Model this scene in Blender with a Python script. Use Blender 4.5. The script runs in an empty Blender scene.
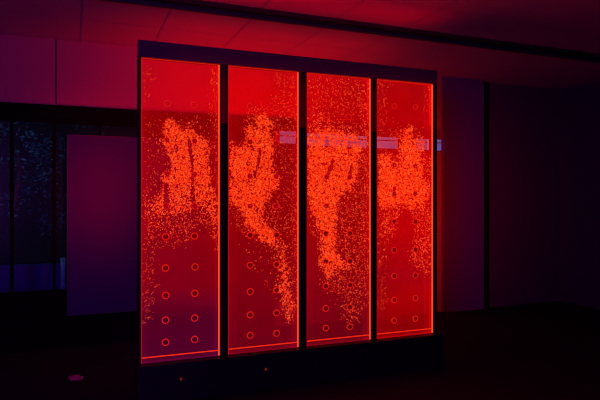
import bpy, bmesh, math, random
import numpy as np
from mathutils import Vector, Matrix, noise

random.seed(7)
rng = np.random.default_rng(11)
S = bpy.context.scene
COL = S.collection
F = 561.0
YAW = math.radians(22.0)
CAMZ = 1.35
CS, SN = math.cos(YAW), math.sin(YAW)
YF, YB = 3.82, 5.65            # front of the bubble wall, back wall
CEIL = 2.83
XR = 6.03                      # right side wall
XL, YC = -3.6, -2.6            # left wall, wall behind the camera


def at(px, py, Y):
    """the point of the vertical plane y=Y which the photo shows at px,py (used to read sizes off the photo)"""
    t = (px - 300) / F
    dx, dy = t * CS + SN, -t * SN + CS
    Z = Y / dy
    return Vector((dx * Z, Y, CAMZ + (200 - py) / F * Z))


def on_z(px, py, z):
    Z = F * (z - CAMZ) / (200 - py)
    t = (px - 300) / F
    return Vector(((t * CS + SN) * Z, (-t * SN + CS) * Z, z))


# ------------------------------------------------------------------ materials
def mat(name):
    m = bpy.data.materials.new(name)
    m.use_nodes = True
    m.node_tree.nodes.clear()
    return m, m.node_tree.nodes, m.node_tree.links


def pbr(name, col, rough=.6, spec=.4, metal=0, bump=0, bscale=60, vary=0):
    m, n, l = mat(name)
    o = n.new('ShaderNodeOutputMaterial')
    p = n.new('ShaderNodeBsdfPrincipled')
    p.inputs['Base Color'].default_value = (*col, 1)
    p.inputs['Roughness'].default_value = rough
    p.inputs['Metallic'].default_value = metal
    p.inputs['Specular IOR Level'].default_value = spec
    l.new(p.outputs[0], o.inputs[0])
    if bump or vary:
        tc = n.new('ShaderNodeTexCoord')
        nz = n.new('ShaderNodeTexNoise')
        nz.inputs['Scale'].default_value = bscale
        nz.inputs['Detail'].default_value = 5
        l.new(tc.outputs['Object'], nz.inputs['Vector'])
        if bump:
            b = n.new('ShaderNodeBump')
            b.inputs['Strength'].default_value = bump
            b.inputs['Distance'].default_value = .01
            l.new(nz.outputs['Fac'], b.inputs['Height'])
            l.new(b.outputs[0], p.inputs['Normal'])
        if vary:
            r = n.new('ShaderNodeValToRGB')
            r.color_ramp.elements[0].position = .3
            r.color_ramp.elements[1].position = .7
            r.color_ramp.elements[0].color = (*[c * (1 - vary) for c in col], 1)
            r.color_ramp.elements[1].color = (*[min(1, c * (1 + vary)) for c in col], 1)
            l.new(nz.outputs['Fac'], r.inputs[0])
            l.new(r.outputs[0], p.inputs['Base Color'])
    return m


def glow(name, col, s, sample=False):
    m, n, l = mat(name)
    o = n.new('ShaderNodeOutputMaterial')
    e = n.new('ShaderNodeEmission')
    e.inputs[0].default_value = (*col, 1)
    e.inputs[1].default_value = s
    l.new(e.outputs[0], o.inputs[0])
    if not sample:
        m.cycles.emission_sampling = 'NONE'
    return m


M_black = pbr('satin black metal', (.006, .003, .009), .35, .5)
M_header = pbr('gloss black fascia', (.075, .03, .085), .12, 1.0)
M_base = pbr('matt black base', (.008, .004, .014), .5, .4, bump=.05)
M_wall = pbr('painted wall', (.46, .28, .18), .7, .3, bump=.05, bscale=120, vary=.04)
M_wallr = pbr('wall with violet light painted in', (.12, .06, .26), .7, .2, bump=.05, bscale=120, vary=.12)  # violet dimness painted in, so the red light seems to stop here
M_wallb = pbr('darker violet wall', (.09, .04, .12), .7, .2, bump=.05, bscale=120, vary=.2)  # violet dimness painted in here too, darker, holding back the red
M_walls = pbr('side wall painted dim', (.07, .03, .12), .7, .2, bump=.05, bscale=120, vary=.12)  # darker copy: fading light painted into the base colour
M_board = pbr('violet board', (.035, .03, .14), .6, .2, bump=.04, bscale=90, vary=.12)
M_dark = pbr('black painted trim', (.003, .002, .005), .8, .08)
M_floor = pbr('dark carpet', (.020, .008, .030), .85, .15, bump=.4, bscale=220, vary=.4)
M_plug = pbr('dark plug', (.012, .004, .03), .3, .5)
M_lump = pbr('lump magenta', (.6, .08, .3), .6, .3, bump=.2)
M_leaf = pbr('night leaves', (.04, .16, .22), .5, .4, vary=.5, bscale=4)
M_bark = pbr('bark', (.05, .05, .06), .8, .2, bump=.5, bscale=30)
M_bluewall = pbr('blue parapet', (.02, .05, .28), .6, .3, vary=.25, bscale=8)


def ceiling_mat():
    m, n, l = mat('ceiling tiles')
    o = n.new('ShaderNodeOutputMaterial')
    p = n.new('ShaderNodeBsdfPrincipled')
    p.inputs['Roughness'].default_value = .8
    p.inputs['Specular IOR Level'].default_value = .2
    tc = n.new('ShaderNodeTexCoord')
    mp = n.new('ShaderNodeMapping')
    mp.inputs['Location'].default_value = (-1.349, -3.62, 0)
    l.new(tc.outputs['Object'], mp.inputs['Vector'])
    sx = n.new('ShaderNodeSeparateXYZ')
    l.new(mp.outputs[0], sx.inputs[0])

    def joint(sock, size, w):
        a = n.new('ShaderNodeMath'); a.operation = 'PINGPONG'
        a.inputs[1].default_value = size / 2
        l.new(sock, a.inputs[0])
        b = n.new('ShaderNodeMapRange')
        b.interpolation_type = 'SMOOTHSTEP'
        b.inputs['From Min'].default_value = w * .35
        b.inputs['From Max'].default_value = w
        l.new(a.outputs[0], b.inputs['Value'])
        return b.outputs[0]
    jx = joint(sx.outputs[0], .645, .013)
    jy = joint(sx.outputs[1], .655, .013)
    mul = n.new('ShaderNodeMath'); mul.operation = 'MINIMUM'
    l.new(jx, mul.inputs[0]); l.new(jy, mul.inputs[1])
    nz = n.new('ShaderNodeTexNoise'); nz.inputs['Scale'].default_value = 90
    l.new(tc.outputs['Object'], nz.inputs['Vector'])
    mx = n.new('ShaderNodeMix'); mx.data_type = 'RGBA'
    mx.inputs[6].default_value = (.28, .22, .42, 1)
    mx.inputs[7].default_value = (.62, .50, .45, 1)
    l.new(mul.outputs[0], mx.inputs[0])
    l.new(mx.outputs[2], p.inputs['Base Color'])
    add = n.new('ShaderNodeMath'); add.operation = 'MULTIPLY_ADD'
    add.inputs[1].default_value = .15
    l.new(nz.outputs[0], add.inputs[0]); l.new(mul.outputs[0], add.inputs[2])
    bp = n.new('ShaderNodeBump'); bp.inputs['Strength'].default_value = .3; bp.inputs['Distance'].default_value = .004
    l.new(add.outputs[0], bp.inputs['Height']); l.new(bp.outputs[0], p.inputs['Normal'])
    l.new(p.outputs[0], o.inputs[0])
    return m


M_ceil = ceiling_mat()


def water_mat(i, w, h, low, mid, top, purple):
    """clear acrylic tank of water: see-through, faintly glossy, scattered red LED light painted as emission"""
    m, n, l = mat('lit water %s' % 'abcd'[i])
    o = n.new('ShaderNodeOutputMaterial')
    tc = n.new('ShaderNodeTexCoord')
    sx = n.new('ShaderNodeSeparateXYZ'); l.new(tc.outputs['Object'], sx.inputs[0])
    v = n.new('ShaderNodeMath'); v.operation = 'DIVIDE'; v.inputs[1].default_value = h
    l.new(sx.outputs[2], v.inputs[0])
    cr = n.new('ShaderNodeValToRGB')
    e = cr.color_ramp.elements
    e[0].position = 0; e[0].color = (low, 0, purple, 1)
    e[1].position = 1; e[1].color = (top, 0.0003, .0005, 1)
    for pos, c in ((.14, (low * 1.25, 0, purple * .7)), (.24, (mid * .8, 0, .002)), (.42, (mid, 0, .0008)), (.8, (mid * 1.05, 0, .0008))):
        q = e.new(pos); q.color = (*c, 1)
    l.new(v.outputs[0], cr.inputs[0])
    # LED edge light painted in: emission rises next to the sides
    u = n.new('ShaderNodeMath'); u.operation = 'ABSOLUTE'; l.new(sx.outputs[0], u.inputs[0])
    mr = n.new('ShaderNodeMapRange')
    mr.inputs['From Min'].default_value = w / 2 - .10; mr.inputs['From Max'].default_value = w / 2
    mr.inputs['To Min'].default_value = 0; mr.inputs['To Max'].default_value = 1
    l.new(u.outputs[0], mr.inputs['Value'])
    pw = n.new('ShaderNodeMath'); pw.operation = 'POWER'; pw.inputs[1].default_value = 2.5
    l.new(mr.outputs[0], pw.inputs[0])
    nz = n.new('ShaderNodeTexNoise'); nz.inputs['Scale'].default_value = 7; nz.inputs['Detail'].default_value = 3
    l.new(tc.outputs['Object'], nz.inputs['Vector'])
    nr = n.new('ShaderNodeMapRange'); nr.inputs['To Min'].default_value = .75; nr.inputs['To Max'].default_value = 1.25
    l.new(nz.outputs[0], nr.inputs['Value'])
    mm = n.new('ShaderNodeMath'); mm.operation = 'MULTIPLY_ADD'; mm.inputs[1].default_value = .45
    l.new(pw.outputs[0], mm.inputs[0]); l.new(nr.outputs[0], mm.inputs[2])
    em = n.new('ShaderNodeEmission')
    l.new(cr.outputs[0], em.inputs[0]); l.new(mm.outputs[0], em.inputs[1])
    tr = n.new('ShaderNodeBsdfTransparent'); tr.inputs[0].default_value = (.95, .70, .60, 1)
    gl = n.new('ShaderNodeBsdfGlossy'); gl.inputs['Roughness'].default_value = .03
    fr = n.new('ShaderNodeFresnel'); fr.inputs[0].default_value = 1.35
    mx = n.new('ShaderNodeMixShader')
    l.new(fr.outputs[0], mx.inputs[0]); l.new(tr.outputs[0], mx.inputs[1]); l.new(gl.outputs[0], mx.inputs[2])
    ad = n.new('ShaderNodeAddShader')
    l.new(mx.outputs[0], ad.inputs[0]); l.new(em.outputs[0], ad.inputs[1])
    l.new(ad.outputs[0], o.inputs[0])
    m.cycles.emission_sampling = 'NONE'
    return m


def bubble_mat():  # bubbles emit; the LED light they catch is painted as colour
    m, n, l = mat('air bubbles')
    o = n.new('ShaderNodeOutputMaterial')
    at_ = n.new('ShaderNodeAttribute'); at_.attribute_name = 'shine'
    cr = n.new('ShaderNodeValToRGB')
    e = cr.color_ramp.elements
    e[0].position = 0; e[0].color = (.75, .008, .003, 1)
    e[1].position = 1; e[1].color = (1, .17, .035, 1)
    q = e.new(.45); q.color = (1, .038, .004, 1)
    q = e.new(.8); q.color = (1, .085, .012, 1)
    l.new(at_.outputs['Fac'], cr.inputs[0])
    em = n.new('ShaderNodeEmission'); l.new(cr.outputs[0], em.inputs[0])
    em.inputs[1].default_value = 1.0
    l.new(em.outputs[0], o.inputs[0])
    m.cycles.emission_sampling = 'NONE'
    return m


M_bub = bubble_mat()
M_edge_hot = glow('led edge orange', (1, .075, .008), 1.15)
M_edge_dim = glow('led edge red', (.60, .004, .003), .9)
M_edge_top = glow('led top edge', (1, .022, .003), .55)
M_edge_low = glow('led bottom line', (.95, .022, .006), .95)
M_ring = glow('clear ring with painted glow', (.75, .012, .006), .85)  # rings emit: LED light caught in clear plastic, painted as glow
M_ring_faint = glow('clear ring with faint painted glow', (.62, .012, .008), .85)
M_ind = glow('indicator', (.45, .02, .03), .35)


def glass_mat():
    m, n, l = mat('window glass')
    o = n.new('ShaderNodeOutputMaterial')
    tr = n.new('ShaderNodeBsdfTransparent'); tr.inputs[0].default_value = (.85, .9, .95, 1)
    gl = n.new('ShaderNodeBsdfGlossy'); gl.inputs['Roughness'].default_value = .25
    mx = n.new('ShaderNodeMixShader'); mx.inputs[0].default_value = .006
    l.new(tr.outputs[0], mx.inputs[1]); l.new(gl.outputs[0], mx.inputs[2]); l.new(mx.outputs[0], o.inputs[0])
    return m


M_glass = glass_mat()


def frosted_mat():  # emission paints the light of the strip into its panes
    m, n, l = mat('pane with painted lavender glow')
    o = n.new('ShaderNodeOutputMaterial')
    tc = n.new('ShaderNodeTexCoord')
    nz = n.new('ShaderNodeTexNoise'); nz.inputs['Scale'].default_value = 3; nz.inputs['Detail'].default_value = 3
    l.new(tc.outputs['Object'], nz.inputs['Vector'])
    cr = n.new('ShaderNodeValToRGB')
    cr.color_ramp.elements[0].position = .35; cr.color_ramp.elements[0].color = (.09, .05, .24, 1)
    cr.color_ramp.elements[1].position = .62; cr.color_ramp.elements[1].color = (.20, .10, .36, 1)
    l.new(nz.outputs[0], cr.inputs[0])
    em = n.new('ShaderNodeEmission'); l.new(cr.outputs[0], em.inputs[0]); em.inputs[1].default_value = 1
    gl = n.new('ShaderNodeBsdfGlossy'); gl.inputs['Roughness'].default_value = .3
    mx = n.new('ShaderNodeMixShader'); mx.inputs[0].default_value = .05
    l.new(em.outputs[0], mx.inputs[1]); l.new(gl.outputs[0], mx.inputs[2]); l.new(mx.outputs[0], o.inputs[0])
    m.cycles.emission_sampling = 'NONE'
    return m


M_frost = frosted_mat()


# ------------------------------------------------------------------ mesh helpers
def add_box(bm, x0, x1, y0, y1, z0, z1, bev=0):
    r = bmesh.ops.create_cube(bm, size=1)
    for v in r['verts']:
        v.co = Vector(((x0 + x1) / 2 + v.co.x * (x1 - x0), (y0 + y1) / 2 + v.co.y * (y1 - y0), (z0 + z1) / 2 + v.co.z * (z1 - z0)))
    if bev:
        ed = {e for v in r['verts'] for e in v.link_edges}
        bmesh.ops.bevel(bm, geom=list(ed), offset=bev, segments=2, affect='EDGES', profile=.7)


def link(name, bm, m, parent=None, origin=(0, 0, 0), smooth=False):
    me = bpy.data.meshes.new(name)
    if isinstance(bm, bmesh.types.BMesh):
        bm.normal_update(); bm.to_mesh(me); bm.free()
    else:
        me = bm
    o = bpy.data.objects.new(name, me)
    off = Vector(origin)
    if off.length:
        me.transform(Matrix.Translation(-off))
    me.materials.append(m)
    if smooth:
        for p in me.polygons: p.use_smooth = True
    COL.objects.link(o)
    o.location = off
    if parent:
        o.parent = parent
        # world position of the parent is a plain translation chain
        w = Vector((0, 0, 0)); q = parent
        while q: w += q.location; q = q.parent
        o.location = off - w
    return o


def box(name, x0, x1, y0, y1, z0, z1, m, parent=None, bev=0, origin=None):
    bm = bmesh.new(); add_box(bm, x0, x1, y0, y1, z0, z1, bev)
    return link(name, bm, m, parent, origin or ((x0 + x1) / 2, (y0 + y1) / 2, z0))


def tag(o, label=None, cat=None, group=None, kind=None):
    if label: o['label'] = label
    if cat: o['category'] = cat
    if group: o['group'] = group
    if kind: o['kind'] = kind
    return o


def empty(name, loc):
    o = bpy.data.objects.new(name, None); COL.objects.link(o); o.location = loc
    o.empty_display_size = .2
    return o


def struct(o, label=None, cat=None):
    return tag(o, label, cat, kind='structure')


# ------------------------------------------------------------------ the room
T = .15
struct(box('floor', XL - T, XR + T, YC - T, YB + .5, -.1, 0, M_floor), 'dark carpeted floor of the unlit room', 'floor')

# ceiling with a recessed dark slot that runs parallel to the back wall
sl0, sl1 = 4.18, 4.35
bm = bmesh.new()
add_box(bm, XL - T, XR + T, YC - T, sl0, CEIL, CEIL + .12)
add_box(bm, XL - T, XR + T, sl1, YB + .5, CEIL, CEIL + .12)
struct(link('ceiling', bm, M_ceil), 'tiled ceiling lit red above the bubble wall', 'ceiling')
bm = bmesh.new()
add_box(bm, XL, XR, sl0 - .02, sl1 + .02, CEIL + .12, CEIL + .14)
prof = [(sl0 - .055, CEIL - .001), (sl0, CEIL - .016), (sl0 + .02, CEIL - .010), (sl0 + .02, CEIL + .1), (sl0 - .0, CEIL + .1)]
for sgn in (0, 1):
    vs = []
    for (y, z) in prof:
        yy = y if sgn == 0 else (sl0 + sl1 - y)
        vs.append((bm.verts.new((XL, yy, z)), bm.verts.new((XR, yy, z))))
    for a, b in zip(vs[:-1], vs[1:]):
        bm.faces.new((a[0], a[1], b[1], b[0]))
bmesh.ops.recalc_face_normals(bm, faces=bm.faces[:])
M_slot = pbr('dark violet slot', (.05, .02, .08), .6, .2)
struct(link('trim_1', bm, M_slot), 'long dark recessed slot across the red ceiling', 'ceiling slot')

# back wall, with an opening for the window
wx0, wx1 = at(-60, 200, YB).x, at(275, 200, YB).x
wz0, wz1 = at(30, 296, YB).z, at(60, 119, YB).z
bm = bmesh.new()
add_box(bm, XL - T, wx0, YB, YB + T, 0, CEIL)
add_box(bm, wx0, wx1, YB, YB + T, wz1, CEIL)
xm = at(441.5, 200, YB).x
add_box(bm, wx1, xm, YB, YB + T, 0, CEIL)
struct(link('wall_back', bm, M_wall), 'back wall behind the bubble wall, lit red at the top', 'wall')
struct(box('wall_back', wx0, wx1, YB, YB + T, 0, wz0, M_dark), 'black wall apron under the window', 'wall')
# lined panel joint above the window
x = at(56, 80, YB).x
box_top = wz1
struct(box('trim_2', x - .006, x + .006, YB - .004, YB, at(56, 104, YB).z, CEIL, M_slot), 'thin upright wall joint above the dark window', 'wall joint')
# right part of the back wall, a pilaster and a black strip painting the gap's shade
gx0, gx1 = at(484, 200, YB - .06).x, at(489.5, 200, YB).x
bm = bmesh.new(); add_box(bm, xm, gx0, YB - .06, YB + T, 0, CEIL, 0)
struct(link('wall_back', bm, M_wallr), 'pilaster right of the bubble wall, violet light painted in', 'wall')
struct(box('trim_3', gx0, gx1, YB, YB + T, 0, CEIL, M_dark), 'black upright strip painting the shaded gap right of the pilaster', 'painted shadow gap')
struct(box('wall_back', gx1, XR + T, YB - .0, YB + T, 0, CEIL, M_wallb), 'darker violet wall between black strip and room corner', 'wall')
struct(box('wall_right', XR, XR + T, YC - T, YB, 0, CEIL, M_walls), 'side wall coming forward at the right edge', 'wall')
struct(box('wall_left', XL - T, XL, YC - T, YB, 0, CEIL, M_wallb), 'left side wall outside the photograph', 'wall')
struct(box('wall_front', XL, XR, YC - T, YC, 0, CEIL, M_wallb), 'wall behind the camera', 'wall')

# headrail band above the window, running on behind the bubble wall
hb0, hb1 = at(60, 119.5, YB).z, at(60, 106, YB).z
struct(box('trim_4', at(-60, 110, YB).x, at(300, 110, YB).x, YB - .05, YB, hb0, hb1, M_dark, bev=.004),
       'long black band above the window, running on behind the panels', 'trim')
struct(box('trim_5', at(300, 110, YB).x + .001, xm, YB - .02, YB, hb0 - .02, hb1 - .02, pbr('dim red rail', (.30, .10, .2), .6), bev=.003),
       'narrow darker rail behind the two right panels', 'trim')
# black low skirting
bb1 = at(100, 312.5, YB).z
struct(box('baseboard_back', XL, at(190, 330, YB - .08).x, YB - .08, YB, 0, bb1, M_dark, bev=.006), 'tall black skirting under the window', 'baseboard')

# window 1 : frame, mullions, glass, night garden outside
win = empty('window_1', ((wx0 + wx1) / 2, YB + .06, wz0)); struct(win, 'dark window with dim blue foliage beyond', 'window')
bm = bmesh.new()
fw = .03
add_box(bm, wx0, wx1, YB + .03, YB + .09, wz0, wz0 + fw); add_box(bm, wx0, wx1, YB + .03, YB + .09, wz1 - fw, wz1)
add_box(bm, wx0, wx0 + fw, YB + .03, YB + .09, wz0, wz1); add_box(bm, wx1 - fw, wx1, YB + .03, YB + .09, wz0, wz1)
link('window_frame', bm, M_dark, win, (wx0, YB + .06, wz0))
for px in (11, 54, 100, 160, 215):
    x = at(px, 200, YB).x
    box('mullion', x - .014, x + .014, YB + .035, YB + .085, wz0 + fw, wz1 - fw, M_dark, win)
box('window_pane', wx0 + fw, wx1 - fw, YB + .055, YB + .061, wz0 + fw, wz1 - fw, M_glass, win)

# board standing before the window
bx0, bx1 = at(67, 200, YB - .05).x, at(302, 200, YB - .05).x
bd = empty('display_board', ((bx0 + bx1) / 2, YB - .05, bb1)); tag(bd, 'tall violet board standing on black skirting, left of the lit panels', 'board')
bz1 = at(67, 134.5, YB - .05).z
box('board_sheet', bx0 + .012, bx1 - .012, YB - .052, YB - .03, bb1 + .012, bz1 - .012, M_board, bd)
bm = bmesh.new()
add_box(bm, bx0, bx0 + .012, YB - .058, YB - .026, bb1, bz1); add_box(bm, bx1 - .012, bx1, YB - .058, YB - .026, bb1, bz1)
add_box(bm, bx0 + .012, bx1 - .012, YB - .058, YB - .026, bz1 - .012, bz1); add_box(bm, bx0 + .012, bx1 - .012, YB - .058, YB - .026, bb1, bb1 + .012)
link('board_frame', bm, pbr('board edging', (.03, .02, .10), .5), bd, (bx0, YB - .05, bb1))

# window 2 : narrow light band painted as glowing panes, seen through the right-hand panels
s0, s1 = at(278, 200, YB).x, xm - .002
zt, zb = at(380, 135.5, YB).z, at(380, 149.0, YB).z
w2 = empty('window_2', ((s0 + s1) / 2, YB - .01, zb)); struct(w2, 'narrow strip window with painted lavender glow, seen through the right panels', 'window')
zm = zt - (zt - zb) * .36
x1_ = at(398, 140, YB).x; x2_ = at(416, 140, YB).x
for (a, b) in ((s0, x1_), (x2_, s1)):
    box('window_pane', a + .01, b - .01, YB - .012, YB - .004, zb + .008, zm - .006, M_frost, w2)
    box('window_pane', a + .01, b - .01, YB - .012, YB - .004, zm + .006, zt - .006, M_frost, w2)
bm = bmesh.new()
M_strip = pbr('strip window frame', (.22, .10, .30), .5)
add_box(bm, s0, s1, YB - .016, YB, zt - .006, zt + .006); add_box(bm, s0, s1, YB - .016, YB, zb - .004, zb + .008)
add_box(bm, s0, s1, YB - .016, YB, zm - .006, zm + .006)
for x in (s0, s0 + (x1_ - s0) * .5, x1_ - .012, x2_ - .012, s1 - .012):
    add_box(bm, x, x + .012, YB - .018, YB, zb, zt)
add_box(bm, x1_, x2_ - .012, YB - .010, YB, zb, zt)
link('window_frame', bm, M_strip, w2, (s0, YB, zb))
x = at(427.5, 140, YB).x
box('mullion', x - .008, x + .008, YB - .022, YB - .012, zb + .01, zt - .02, glow('painted pale glow', (.42, .3, .6), .8), w2)  # pale streak of light painted as an emitting bar

# outdoors: parapet and three trees, seen dimly through window 1
struct(box('ground', XL - 4, 3, YB + .5, YB + 8, -.2, -.02, M_bark), 'dark ground outside the window', 'ground')
y_p = YB + .55
pz = at(30, 265, y_p).z
pp = box('garden_wall', at(-70, 200, y_p).x, at(60, 200, y_p).x, y_p, y_p + .12, -.02, pz, M_bluewall, bev=.01)
tag(pp, 'low deep blue garden wall just outside the dark window', 'garden wall', kind='structure')
dp = empty('downpipe', (at(62.8, 200, y_p).x, y_p + .03, -.02)); tag(dp, 'short pale teal downpipe at the end of the blue garden wall', 'pipe')
dx = dp.location.x
M_pipe = pbr('teal pipe', (.25, .65, .75), .4, vary=.5, bscale=12)
bm = bmesh.new()
bmesh.ops.create_cone(bm, cap_ends=True, segments=16, radius1=.026, radius2=.026, depth=at(63, 258, y_p).z + .02)
bmesh.ops.translate(bm, vec=(dx, y_p + .03, (at(63, 258, y_p).z - .02) / 2), verts=bm.verts)
link('pipe', bm, M_pipe, dp, (dx, y_p + .03, -.02), True)
bm = bmesh.new()
bmesh.ops.create_cone(bm, cap_ends=True, segments=16, radius1=.036, radius2=.034, depth=.05)
bmesh.ops.translate(bm, vec=(dx, y_p + .03, at(63, 288, y_p).z), verts=bm.verts)
link('collar', bm, M_pipe, dp, (dx, y_p + .03, .3), True)


def tree(px, Y, h, r, label, seed):
    R = random.Random(seed)
    b = at(px, 200, Y); b.z = -.02
    t = empty('garden_tree', b); tag(t, label, 'tree', 'trees outside the window')
    bm = bmesh.new()
    prev = None; seg = 9
    for k in range(7):
        z = h * .75 * k / 6; rr = .07 * (1 - k / 8)
        ox = .06 * math.sin(k * 1.3 + seed); oy = .05 * math.cos(k + seed)
        ring = [bm.verts.new((b.x + ox + rr * math.cos(2 * math.pi * j / seg), b.y + oy + rr * math.sin(2 * math.pi * j / seg), b.z + z)) for j in range(seg)]
        if prev:
            for j in range(seg):
                bm.faces.new((prev[j], prev[(j + 1) % seg], ring[(j + 1) % seg], ring[j]))
        prev = ring
    link('trunk', bm, M_bark, t, b, True)
    bm = bmesh.new()
    cl = [(R.uniform(-r, r), R.uniform(-r * .5, r * .5), R.uniform(h * .35, h), R.uniform(.12, .32)) for _ in range(16)]
    for _ in range(1900):
        c = R.choice(cl)
        p = Vector((R.gauss(0, 1), R.gauss(0, 1), R.gauss(0, 1))).normalized() * c[3] * R.uniform(.5, 1.1) + Vector(c[:3]) + b
        d = Vector((R.gauss(0, 1), R.gauss(0, 1), R.gauss(0, .6))).normalized()
        s = d.cross(Vector((R.gauss(0, 1), R.gauss(0, 1), R.gauss(0, 1)))).normalized()
        L = R.uniform(.018, .04)
        bm.faces.new([bm.verts.new(p - d * L), bm.verts.new(p + s * L * .4), bm.verts.new(p + d * L), bm.verts.new(p - s * L * .4)])
    link('foliage', bm, M_leaf, t, b)


tree(14, YB + 1.7, 2.6, .42, 'dim blue leafy tree nearest the window, at its left side', 1)
tree(52, YB + 3.7, 2.9, .6, 'dim teal tree farther out, beside the violet board', 2)

# ------------------------------------------------------------------ the bubble wall
yf = YF
px_ed = [(141, 220), (228, 299), (306.5, 371), (376.5, 433.3)]
zP0, zP1 = at(141, 364.5, yf).z, at(141, 57, yf).z
zH1 = at(139, 40, yf).z
xl, xr = at(137.8, 200, yf).x, at(436.6, 200, yf).x
DEP = .14
TD = .066
root = empty('bubble_water_feature', ((xl + xr) / 2, yf + DEP / 2, 0))
tag(root, 'wide free-standing bubble wall of four red-lit water panels in a black frame', 'bubble wall', kind='thing')
# header fascia
hd = box('header', xl, xr, yf - .012, yf + TD, zP1, zH1, M_header, root, bev=.003)
# base: plinth with a lip
bm = bmesh.new()
xbr = at(444.5, 345, yf - .03).x
xbl = xl - .0
add_box(bm, xbl, xbr, yf - .03, yf + DEP + .06, .0, zP0 - .035, .004)
add_box(bm, xbl, xbr - .012, yf - .045, yf + DEP + .07, zP0 - .035, zP0 - .003, .004)
link('base', bm, M_base, root, ((xl + xr) / 2, yf + .05, 0))
for (a, b_) in ((181, 379), (266, 369.3)):
    p = at(a, b_, yf - .03)
    bm = bmesh.new()
    bmesh.ops.create_uvsphere(bm, u_segments=14, v_segments=8, radius=.0085)
    bmesh.ops.scale(bm, vec=(1, .5, 1.2), verts=bm.verts)
    bmesh.ops.translate(bm, vec=p, verts=bm.verts)
    tag(link('indicator_light', bm, M_ind, root, p, True), 'tiny dull red light on the black base')
# posts
M_seam = pbr('post seam', (.035, .012, .06), .3, .6)
edges = [(137.8, 141)] + [(px_ed[i][1], px_ed[i + 1][0]) for i in range(3)] + [(433.3, 436.6)]
for k, (a, b_) in enumerate(edges):
    x0, x1 = at(a, 200, yf).x, at(b_, 200, yf).x
    po = box('post', x0, x1, yf - .006, yf + TD, zP0 - .003, zP1, M_black, root, bev=.002)
    if 0 < k < 4:
        xc = x0 + (x1 - x0) * .42
        box('seam', xc - .002, xc + .002, yf - .0085, yf - .005, zP0 + .01, zP1 - .01, M_seam, po)

# ---- bubbles
ICO = None
_bm = bmesh.new(); bmesh.ops.create_icosphere(_bm, subdivisions=1, radius=1)
ICO_V = np.array([v.co[:] for v in _bm.verts]); ICO_F = np.array([[v.index for v in f.verts] for f in _bm.faces]); _bm.free()


def inside(P, poly):
    poly = np.asarray(poly, float)
    x, y = P[:, 0], P[:, 1]
    res = np.zeros(len(P), bool)
    n = len(poly)
    for i in range(n):
        x0, y0 = poly[i]; x1, y1 = poly[(i + 1) % n]
        if y0 == y1: continue
        c = ((y0 > y) != (y1 > y)) & (x < (x1 - x0) * (y - y0) / (y1 - y0) + x0)
        res ^= c
    return res


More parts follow.
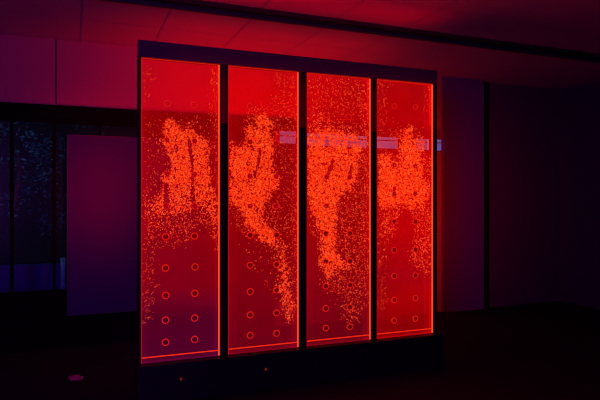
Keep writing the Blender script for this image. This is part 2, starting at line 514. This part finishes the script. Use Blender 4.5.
D, MD, SP = 1.7, .5, .1
PL = [
 dict(add=[
  (D, [(163,124),(168,120),(176,121),(181,126),(184,128),(189,126),(193,127),(193,135),(198,136),(204,136),(209,140),(210,150),(208,160),(211,172),(213,185),(217,197),(219,205),(219,232),(217,238),(213,226),(208,216),(203,206),(197,208),(192,212),(180,216),(172,212),(166,214),(158,218),(152,216),(150,208),(156,200),(162,188),(164,179),(161,173),(168,174),(171,168),(169,158),(166,150),(161,140),(165,134)]),
  (.45, [(144,200),(158,190),(219,190),(219,246),(208,232),(200,224),(190,232),(178,236),(166,228),(158,234),(146,238)]),
  (.7, [(209,212),(219,208),(219,252),(217,254),(214,240)]),
  (.14, [(143,118),(165,118),(165,225),(143,238)]), (.10, [(160,117),(218,117),(218,190),(160,190)]),
  (.14, [(142,245),(150,245),(160,265),(155,300),(152,318),(142,328)]), (.13, [(142,60),(151,62),(150,85),(148,115),(142,115)]),
  (.28, [(212,70),(219,72),(219,205),(213,200)]), (.25, [(143,228),(196,226),(188,243),(172,246),(143,246)])],
  sub=[[(187,139),(191,138),(194,160),(194,185),(197,212),(191,212),(191,165),(188,150)], [(164,184),(168,182),(170,212),(163,212)], [(176,140),(178,150),(177,156),(175,150)]]),
 dict(add=[
  (D, [(261,113),(266,114),(271,121),(273,135),(272,150),(273,165),(277,178),(279,188),(272,192),(268,200),(262,208),(264,222),(275,232),(279,238),(276,246),(266,243),(256,236),(248,226),(242,214),(234,206),(229,196),(229,144),(236,144),(243,147),(246,140),(246,130),(249,121),(252,128),(255,132),(256,122),(258,114)]),
  (1.1, [(277,238),(283,243),(288,258),(291,275),(292,295),(295,308),(293,320),(288,322),(284,312),(280,296),(278,270)]),
  (.35, [(262,205),(274,190),(282,225),(281,245),(262,240)]), (.25, [(262,240),(276,246),(276,262),(266,262)]),
  (.30, [(276,72),(284,73),(286,110),(284,135),(276,135)]), (.36, [(289,74),(298,75),(298,322),(291,310)]),
  (.22, [(274,100),(298,100),(298,240),(290,300),(279,240),(274,190)]), (.22, [(240,116),(256,106),(272,106),(280,130),(246,132)]),
  (.35, [(229,195),(240,214),(247,235),(243,238),(236,222),(229,208)]), (.05, [(240,240),(276,240),(280,300),(262,290)])],
  sub=[[(259,148),(262,150),(259,168),(255,180),(253,174),(257,164)], [(250,140),(252,140),(253,150),(251,150)]]),
 dict(add=[
  (.22, [(307,74),(371,80),(371,128),(307,124)]), (.28, [(335,77),(371,80),(371,130),(338,125)]), (.18, [(364,80),(371,80),(371,300),(366,300)]),
  (.75, [(309,122),(314,118),(320,113),(328,113),(333,119),(334,127),(338,128),(343,123),(351,123),(357,130),(361,138),(307,138),(307,128)]),
  (D, [(307,134),(312,130),(331,128),(345,131),(356,134),(361,140),(361,150),(359,165),(356,180),(351,190),(343,198),(336,205),(338,215),(335,235),(338,252),(344,262),(350,260),(353,266),(345,269),(337,264),(334,270),(330,282),(326,280),(322,266),(322,250),(320,235),(314,215),(308,203),(307,195)]),
  (.5, [(354,130),(371,130),(371,175),(366,188),(350,200),(342,200)]), (.4, [(340,195),(371,180),(371,250),(366,300),(358,318),(350,328),(345,318),(340,290),(335,270),(338,240)]),
  (.9, [(338,275),(342,274),(347,279),(353,283),(352,288),(345,286),(341,282)]), (.8, [(344,302),(348,303),(354,311),(352,318),(348,312)]),
  (.45, [(322,262),(338,262),(342,292),(334,296),(324,285)]), (.30, [(307,195),(320,210),(324,250),(318,250),(307,225)])],
  sub=[[(333,158),(335,160),(331,172),(328,179),(325,178),(328,169)], [(351,163),(353,166),(351,178),(347,178)], [(325.5,136),(328.5,136),(329,147),(325,147)], [(348,140),(350.5,140),(350.5,149),(347.5,149)]]),
 dict(add=[
  (.22, [(377,80),(391,81),(388,95),(384,105),(384,140),(377,140)]), (.26, [(424,85),(433,86),(433,112),(429,112)]), (.10, [(377,120),(400,120),(396,160),(377,160)]),
  (D, [(400,131),(405,127),(411,128),(414,133),(413,142),(417,141),(418,133),(421,131),(420,140),(426,138),(424,145),(421,150),(425,160),(423,170),(427,180),(429,195),(425,203),(420,208),(411,208),(405,206),(399,207),(392,206),(383,212),(378,205),(378,190),(380,170),(378,158),(383,155),(387,150),(391,158),(397,164),(401,158),(399,148),(401,140),(396,138)]),
  (.75, [(383,205),(399,206),(398,220),(394,230),(386,236),(380,242),(379,230),(383,215)]), (.7, [(409,206),(425,200),(431,215),(432,232),(428,262),(418,266),(412,258),(418,240),(414,225)]),
  (.4, [(377,160),(433,160),(433,240),(425,215),(377,215)]), (.5, [(411,240),(420,250),(432,250),(433,285),(428,280),(420,271),(412,266)]),
  (.3, [(377,205),(397,215),(396,228),(386,244),(382,262),(377,300)]), (.2, [(377,240),(385,240),(386,300),(381,312),(377,312)]), (.2, [(427,205),(433,205),(433,290),(430,290)])],
  sub=[[(393,186),(396,186),(396,196),(393,196)], [(404,208),(412,214),(411,240),(398,262),(398,225)]]),
]
RG = [
 [[165.5,165.5,165.8,165.5,165.6,165.7,167,167,167.5],[194.6,194.6,194.8,195,194.4,195,194.5,194.5,194],[342.3,320.2,295.4,268,236.7,206,174,140,103.5],[339.3,318,293.3,266.8,236,206,174.5,141,105]],
 [[250.2]*5+[250]*4,[276.5]*5+[276]*4,[335.4,314.8,291.5,265.2,235.2,206,176,142,106],[333.3,312.8,290,264.5,235,206,176.5,143,108]],
 [[325.8]*5+[326.5]*4,[349.8]*5+[349.3]*4,[328,308.4,286,261.2,233.5,206,177,145.5,115],[326.7,307.2,285,261.2,233.5,206,177.5,147,117]],
 [[394.1]*5+[394.3]*4,[415.4]*5+[415.3]*4,[320.4,300,276,250,221.5,194,165,134,106],[318.6,298,275.4,249.6,221.5,194,166,136,107]],
]


def fb(P, sc, seed):
    return np.array([noise.noise(Vector((p[0] * sc, p[1] * sc, seed))) for p in P])


def make_bubbles(i, parent, yb):
    (a, b_) = px_ed[i]
    spec = PL[i]
    n0 = int((b_ - a) * 290 * 2.4)
    P = np.c_[rng.uniform(a + 1.2, b_ - 1.2, n0), rng.uniform(58, 340, n0)]
    # only the water itself
    lim_top = 57.5 + (P[:, 0] - 141) * .0925
    P = P[P[:, 1] > lim_top + 2]
    n1 = fb(P, .35, 3.1 + i); n2 = fb(P, .35, 9.7 + i)
    n3 = fb(P, .12, 5.2 + i); n4 = fb(P, .12, 15.2 + i)
    Q = P + np.c_[n1 * 3.2 + n3 * 3.5, n2 * 3.2 + n4 * 4.0]
    dens = np.zeros(len(P))
    jit = [rng.normal(0, 2.3, P.shape) for _ in range(5)]
    fade = np.where((P[:, 1] > 182) & (i == 0), .62, 1.0)
    for d, poly in spec['add']:
        soft = sum(inside(Q + j, poly).astype(float) for j in jit) / 5
        dens = np.maximum(dens, d * (soft ** 1.3 * fade if d > 1 else soft))
    for poly in spec['sub']:
        dens[inside(P + np.c_[n1, n2], poly)] *= .12
    rg = RG[i]
    for k in range(9):
        for c in (0, 1):
            dd = np.hypot(P[:, 0] - rg[c][k], P[:, 1] - rg[c + 2][k])
            dens[dd < (2.6 if k > 4 else 3.1)] *= .05
    clump = fb(P, .55, 21.3 + i) + .5 * fb(P, 1.2, 31.3 + i)
    mod = np.where(dens > 1, np.clip(1.0 + 1.3 * clump, .3, 1.5), np.clip(.85 + 1.4 * clump, .12, 1.5))
    keep = rng.uniform(0, 1, len(P)) * 2.4 < dens * mod
    P = P[keep]; dn = dens[keep]; cl = clump[keep]
    rad = rng.uniform(.0026, .0044, len(P)) * (1, 1.03, 1.12, 1.18)[i] * np.where(dn > .9, 1.08, .80)
    dep = rng.uniform(yb - .010, yb + .010, len(P))
    C = np.array([at(p[0], p[1], y)[:] for p, y in zip(P, dep)])
    wob = rng.uniform(.8, 1.25, (len(P), 1, 3))
    V = (C[:, None, :] + ICO_V[None] * rad[:, None, None] * wob).reshape(-1, 3)
    Fc = (ICO_F[None] + (np.arange(len(P)) * len(ICO_V))[:, None, None]).reshape(-1, 3)
    shine = np.clip(rng.normal(.62, .2, len(P)) + cl * .35, 0, 1)
    shine = np.where(dn < .9, np.clip(shine * .85 + (rng.uniform(0, 1, len(P)) < .2) * .5, 0, 1), shine)
    me = bpy.data.meshes.new('bubbles')
    me.vertices.add(len(V)); me.vertices.foreach_set('co', V.ravel())
    me.loops.add(Fc.size); me.loops.foreach_set('vertex_index', Fc.ravel().astype(np.int32))
    me.polygons.add(len(Fc)); me.polygons.foreach_set('loop_start', np.arange(0, Fc.size, 3, dtype=np.int32))
    me.update(calc_edges=True)
    at_ = me.attributes.new('shine', 'FLOAT', 'POINT')
    at_.data.foreach_set('value', np.repeat(shine, len(ICO_V)).astype(np.float32))
    o = link('bubbles', me, M_bub, parent, tuple(C.mean(0)))
    o['kind'] = 'stuff'
    print('bubbles', i, len(P))
    return o


def ring_mesh(R, r, dy):
    bm = bmesh.new()
    seg, sg = 24, 8
    rings = []
    for j in range(seg):
        a = 2 * math.pi * j / seg
        rings.append([bm.verts.new(((R + r * math.cos(2 * math.pi * k / sg)) * math.cos(a), r * 1.6 * math.sin(2 * math.pi * k / sg), (R + r * math.cos(2 * math.pi * k / sg)) * math.sin(a))) for k in range(sg)])
    for j in range(seg):
        for k in range(sg):
            bm.faces.new((rings[j][k], rings[j][(k + 1) % sg], rings[(j + 1) % seg][(k + 1) % sg], rings[(j + 1) % seg][k]))
    me = bpy.data.meshes.new('ring_fitting'); bm.normal_update()
    bmesh.ops.recalc_face_normals(bm, faces=bm.faces[:]); bm.to_mesh(me); bm.free()
    return me


def plug_geo(bm, R, y0, y1):
    seg = 20
    a_ = [bm.verts.new((R * math.cos(2 * math.pi * j / seg), y0, R * math.sin(2 * math.pi * j / seg))) for j in range(seg)]
    b_ = [bm.verts.new((R * math.cos(2 * math.pi * j / seg), y1, R * math.sin(2 * math.pi * j / seg))) for j in range(seg)]
    bm.faces.new(a_); bm.faces.new(b_[::-1])
    for j in range(seg):
        bm.faces.new((a_[j], b_[j], b_[(j + 1) % seg], a_[(j + 1) % seg]))


def fitting(lit, plug=True):
    """clear ring, caught LED light painted as glow, around a plug, one mesh with two materials"""
    me = ring_mesh(.0215, .0042 if lit else .0030, 0)
    bm = bmesh.new(); bm.from_mesh(me)
    n0 = len(bm.faces)
    if plug: plug_geo(bm, .0175, -.004, .010)
    bmesh.ops.recalc_face_normals(bm, faces=bm.faces[:])
    bm.faces.ensure_lookup_table()
    for f in bm.faces[n0:]: f.material_index = 1
    bm.to_mesh(me); bm.free()
    me.materials.append(M_ring if lit else M_ring_faint)
    me.materials.append(M_plug if lit else M_plug2)
    return me


M_plug2 = pbr('reddish plug', (.10, .002, .01), .4, .3)  # plug emits a faint red, tank glow painted in
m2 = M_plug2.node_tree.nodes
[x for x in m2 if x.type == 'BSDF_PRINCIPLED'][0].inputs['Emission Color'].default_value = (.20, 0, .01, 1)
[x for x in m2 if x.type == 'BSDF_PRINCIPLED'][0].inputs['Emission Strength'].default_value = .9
FIT = [fitting(True), fitting(False), fitting(False, False)]
HZ = [  # painted glow haze of each tank: low, mid, top, blue at the bottom
 (.038, .13, .125, .013), (.075, .135, .13, .005), (.07, .13, .16, .004), (.125, .15, .17, .001)]
LBL = ['outer left water panel with three-headed bubble plume', 'water panel with slanting plume and bubble tail down its right side',
       'water panel almost filled across by bubbles', 'narrowest water panel, outer right, with forked bubble cloud']
for i, (a, b_) in enumerate(px_ed):
    x0, x1 = at(a, 200, yf).x, at(b_, 200, yf).x
    xc, w, h = (x0 + x1) / 2, x1 - x0, zP1 - zP0
    y0, y1 = yf + .012, yf + .062
    low, mid, top, pur = HZ[i]
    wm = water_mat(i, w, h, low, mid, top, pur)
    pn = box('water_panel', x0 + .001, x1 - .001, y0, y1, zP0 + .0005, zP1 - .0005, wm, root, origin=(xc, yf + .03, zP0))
    pn['label'] = LBL[i]
    make_bubbles(i, pn, yf + .035)
    for c in (0, 1):
        for k in range(9):
            Y = yf + .055
            p = at(RG[i][c][k], RG[i][c + 2][k], Y)
            o = bpy.data.objects.new('ring_fitting', FIT[0] if k < 5 else FIT[1] if k < 7 else FIT[2])
            COL.objects.link(o); o.parent = pn
            o.location = p - Vector((xc, yf + .03, zP0)) 
            o.scale = (1, 1, 1.0)
    # LED edges
    t = .008
    ym = yf + .006
    bm = bmesh.new(); add_box(bm, x1 - t - .002, x1 - .002, ym - .002, ym + .004, zP0 + .004, zP1 - .004)
    link('led_edge', bm, M_edge_hot, pn, (x1 - t / 2, ym, zP0))
    tl = .004
    bm = bmesh.new(); add_box(bm, x0 + .002, x0 + .002 + tl, ym - .002, ym + .004, zP0 + .004, zP1 - .004)
    link('led_edge', bm, M_edge_dim, pn, (x0 + t / 2, ym, zP0))
    bm = bmesh.new(); add_box(bm, x0 + .006, x1 - .010, ym - .002, ym + .004, zP1 - .006, zP1 - .002)
    link('led_edge', bm, M_edge_top, pn, (xc, ym, zP1 - .006))
    zl = zP0 + .036
    bm = bmesh.new(); add_box(bm, x0 + .006, x1 - .010, ym - .002, ym + .004, zl, zl + .007)
    link('led_edge', bm, M_edge_low, pn, (xc, ym, zl))

# scrap on the floor
p = on_z(76, 379, 0)
bm = bmesh.new()
bmesh.ops.create_icosphere(bm, subdivisions=4, radius=1)  # flattened, crumpled magenta lump
for v in bm.verts:
    n_ = noise.noise(v.co * 2.2 + Vector((4, 1, 0))) * .55 + noise.noise(v.co * 6) * .2
    v.co *= 1 + n_
    v.co = Vector((v.co.x * .042, v.co.y * .05, max(-.6, v.co.z) * .016))
mz = min(v.co.z for v in bm.verts)
for v in bm.verts: v.co += p - Vector((0, 0, mz - .0005))
tag(link('magenta_lump', bm, M_lump, None, p), 'small crumpled magenta scrap on the dark floor, lower left', 'lump')

# ------------------------------------------------------------------ light
def area(name, loc, rot, sx, sy, power, col, spread=180):
    l = bpy.data.lights.new(name, 'AREA'); l.shape = 'RECTANGLE'; l.size = sx; l.size_y = sy
    l.energy = power; l.color = col; l.spread = math.radians(spread)
    o = bpy.data.objects.new(name, l); COL.objects.link(o); o.location = loc; o.rotation_euler = rot
    return o


R90 = math.pi / 2
xc = (xl + xr) / 2
# LED light leaving the back of the tanks towards the wall, and the top towards the ceiling
area('tank_back_light', (xc + .1, yf + DEP + .03, 1.60), (math.radians(122), 0, 0), 2.1, 1.3, 10.5, (1, .001, .004), 80)
area('tank_top_light', (xc + .05, yf + .10, zH1 + .02), (math.radians(180 + 12), 0, 0), 2.2, .10, 1.2, (1, .001, .006), 104)
area('side_fill_light', (xr - .03, yf + DEP + .03, 1.35), (R90, 0, math.radians(-38)), .05, 1.9, 4.5, (1, .001, .004), 60)  # added lamp, reddens the wall strip right of the frame
area('side_fill_light', (xl + .03, yf + DEP + .03, 1.45), (R90, 0, math.radians(8)), .05, .8, 2.5, (1, .001, .004), 50)  # added lamp, puts a red glow on the board's edge
area('tank_front_light', (xc, yf - .05, 1.4), (-R90, 0, 0), 2.2, 1.8, .4, (1, .004, .03), 160)
# added violet fill lamp, unseen behind the camera
area('violet_fill_light', (-2.6, -2.2, 1.5), (R90, 0, math.radians(-8)), 1.2, 1.4, 50, (.48, .02, 1.0), 140)
# dusk outside
area('dusk_light', (-1.2, YB + .45, 3.6), (math.radians(20), 0, 0), 3, 1, 12, (.2, .6, 1.0), 170)

wd = bpy.data.worlds.new('World'); S.world = wd; wd.use_nodes = True
wd.node_tree.nodes['Background'].inputs[0].default_value = (.1, .2, .5, 1)
wd.node_tree.nodes['Background'].inputs[1].default_value = .006

cd = bpy.data.cameras.new('Camera'); cam = bpy.data.objects.new('Camera', cd); COL.objects.link(cam)
cd.sensor_fit = 'HORIZONTAL'; cd.sensor_width = 36; cd.lens = 36 * F / 600
cd.clip_start = .05
cam.location = (0, 0, CAMZ); cam.rotation_euler = (R90, 0, -YAW)
S.camera = cam
S.view_settings.view_transform = 'Standard'
S.view_settings.look = 'None'
S.view_settings.exposure = 0
S.cycles.transparent_max_bounces = 24
S.cycles.max_bounces = 8
S.cycles.filter_width = 1.1
S.cycles.use_denoising = True
S.cycles.denoising_input_passes = 'RGB'
S.cycles.sample_clamp_indirect = 3
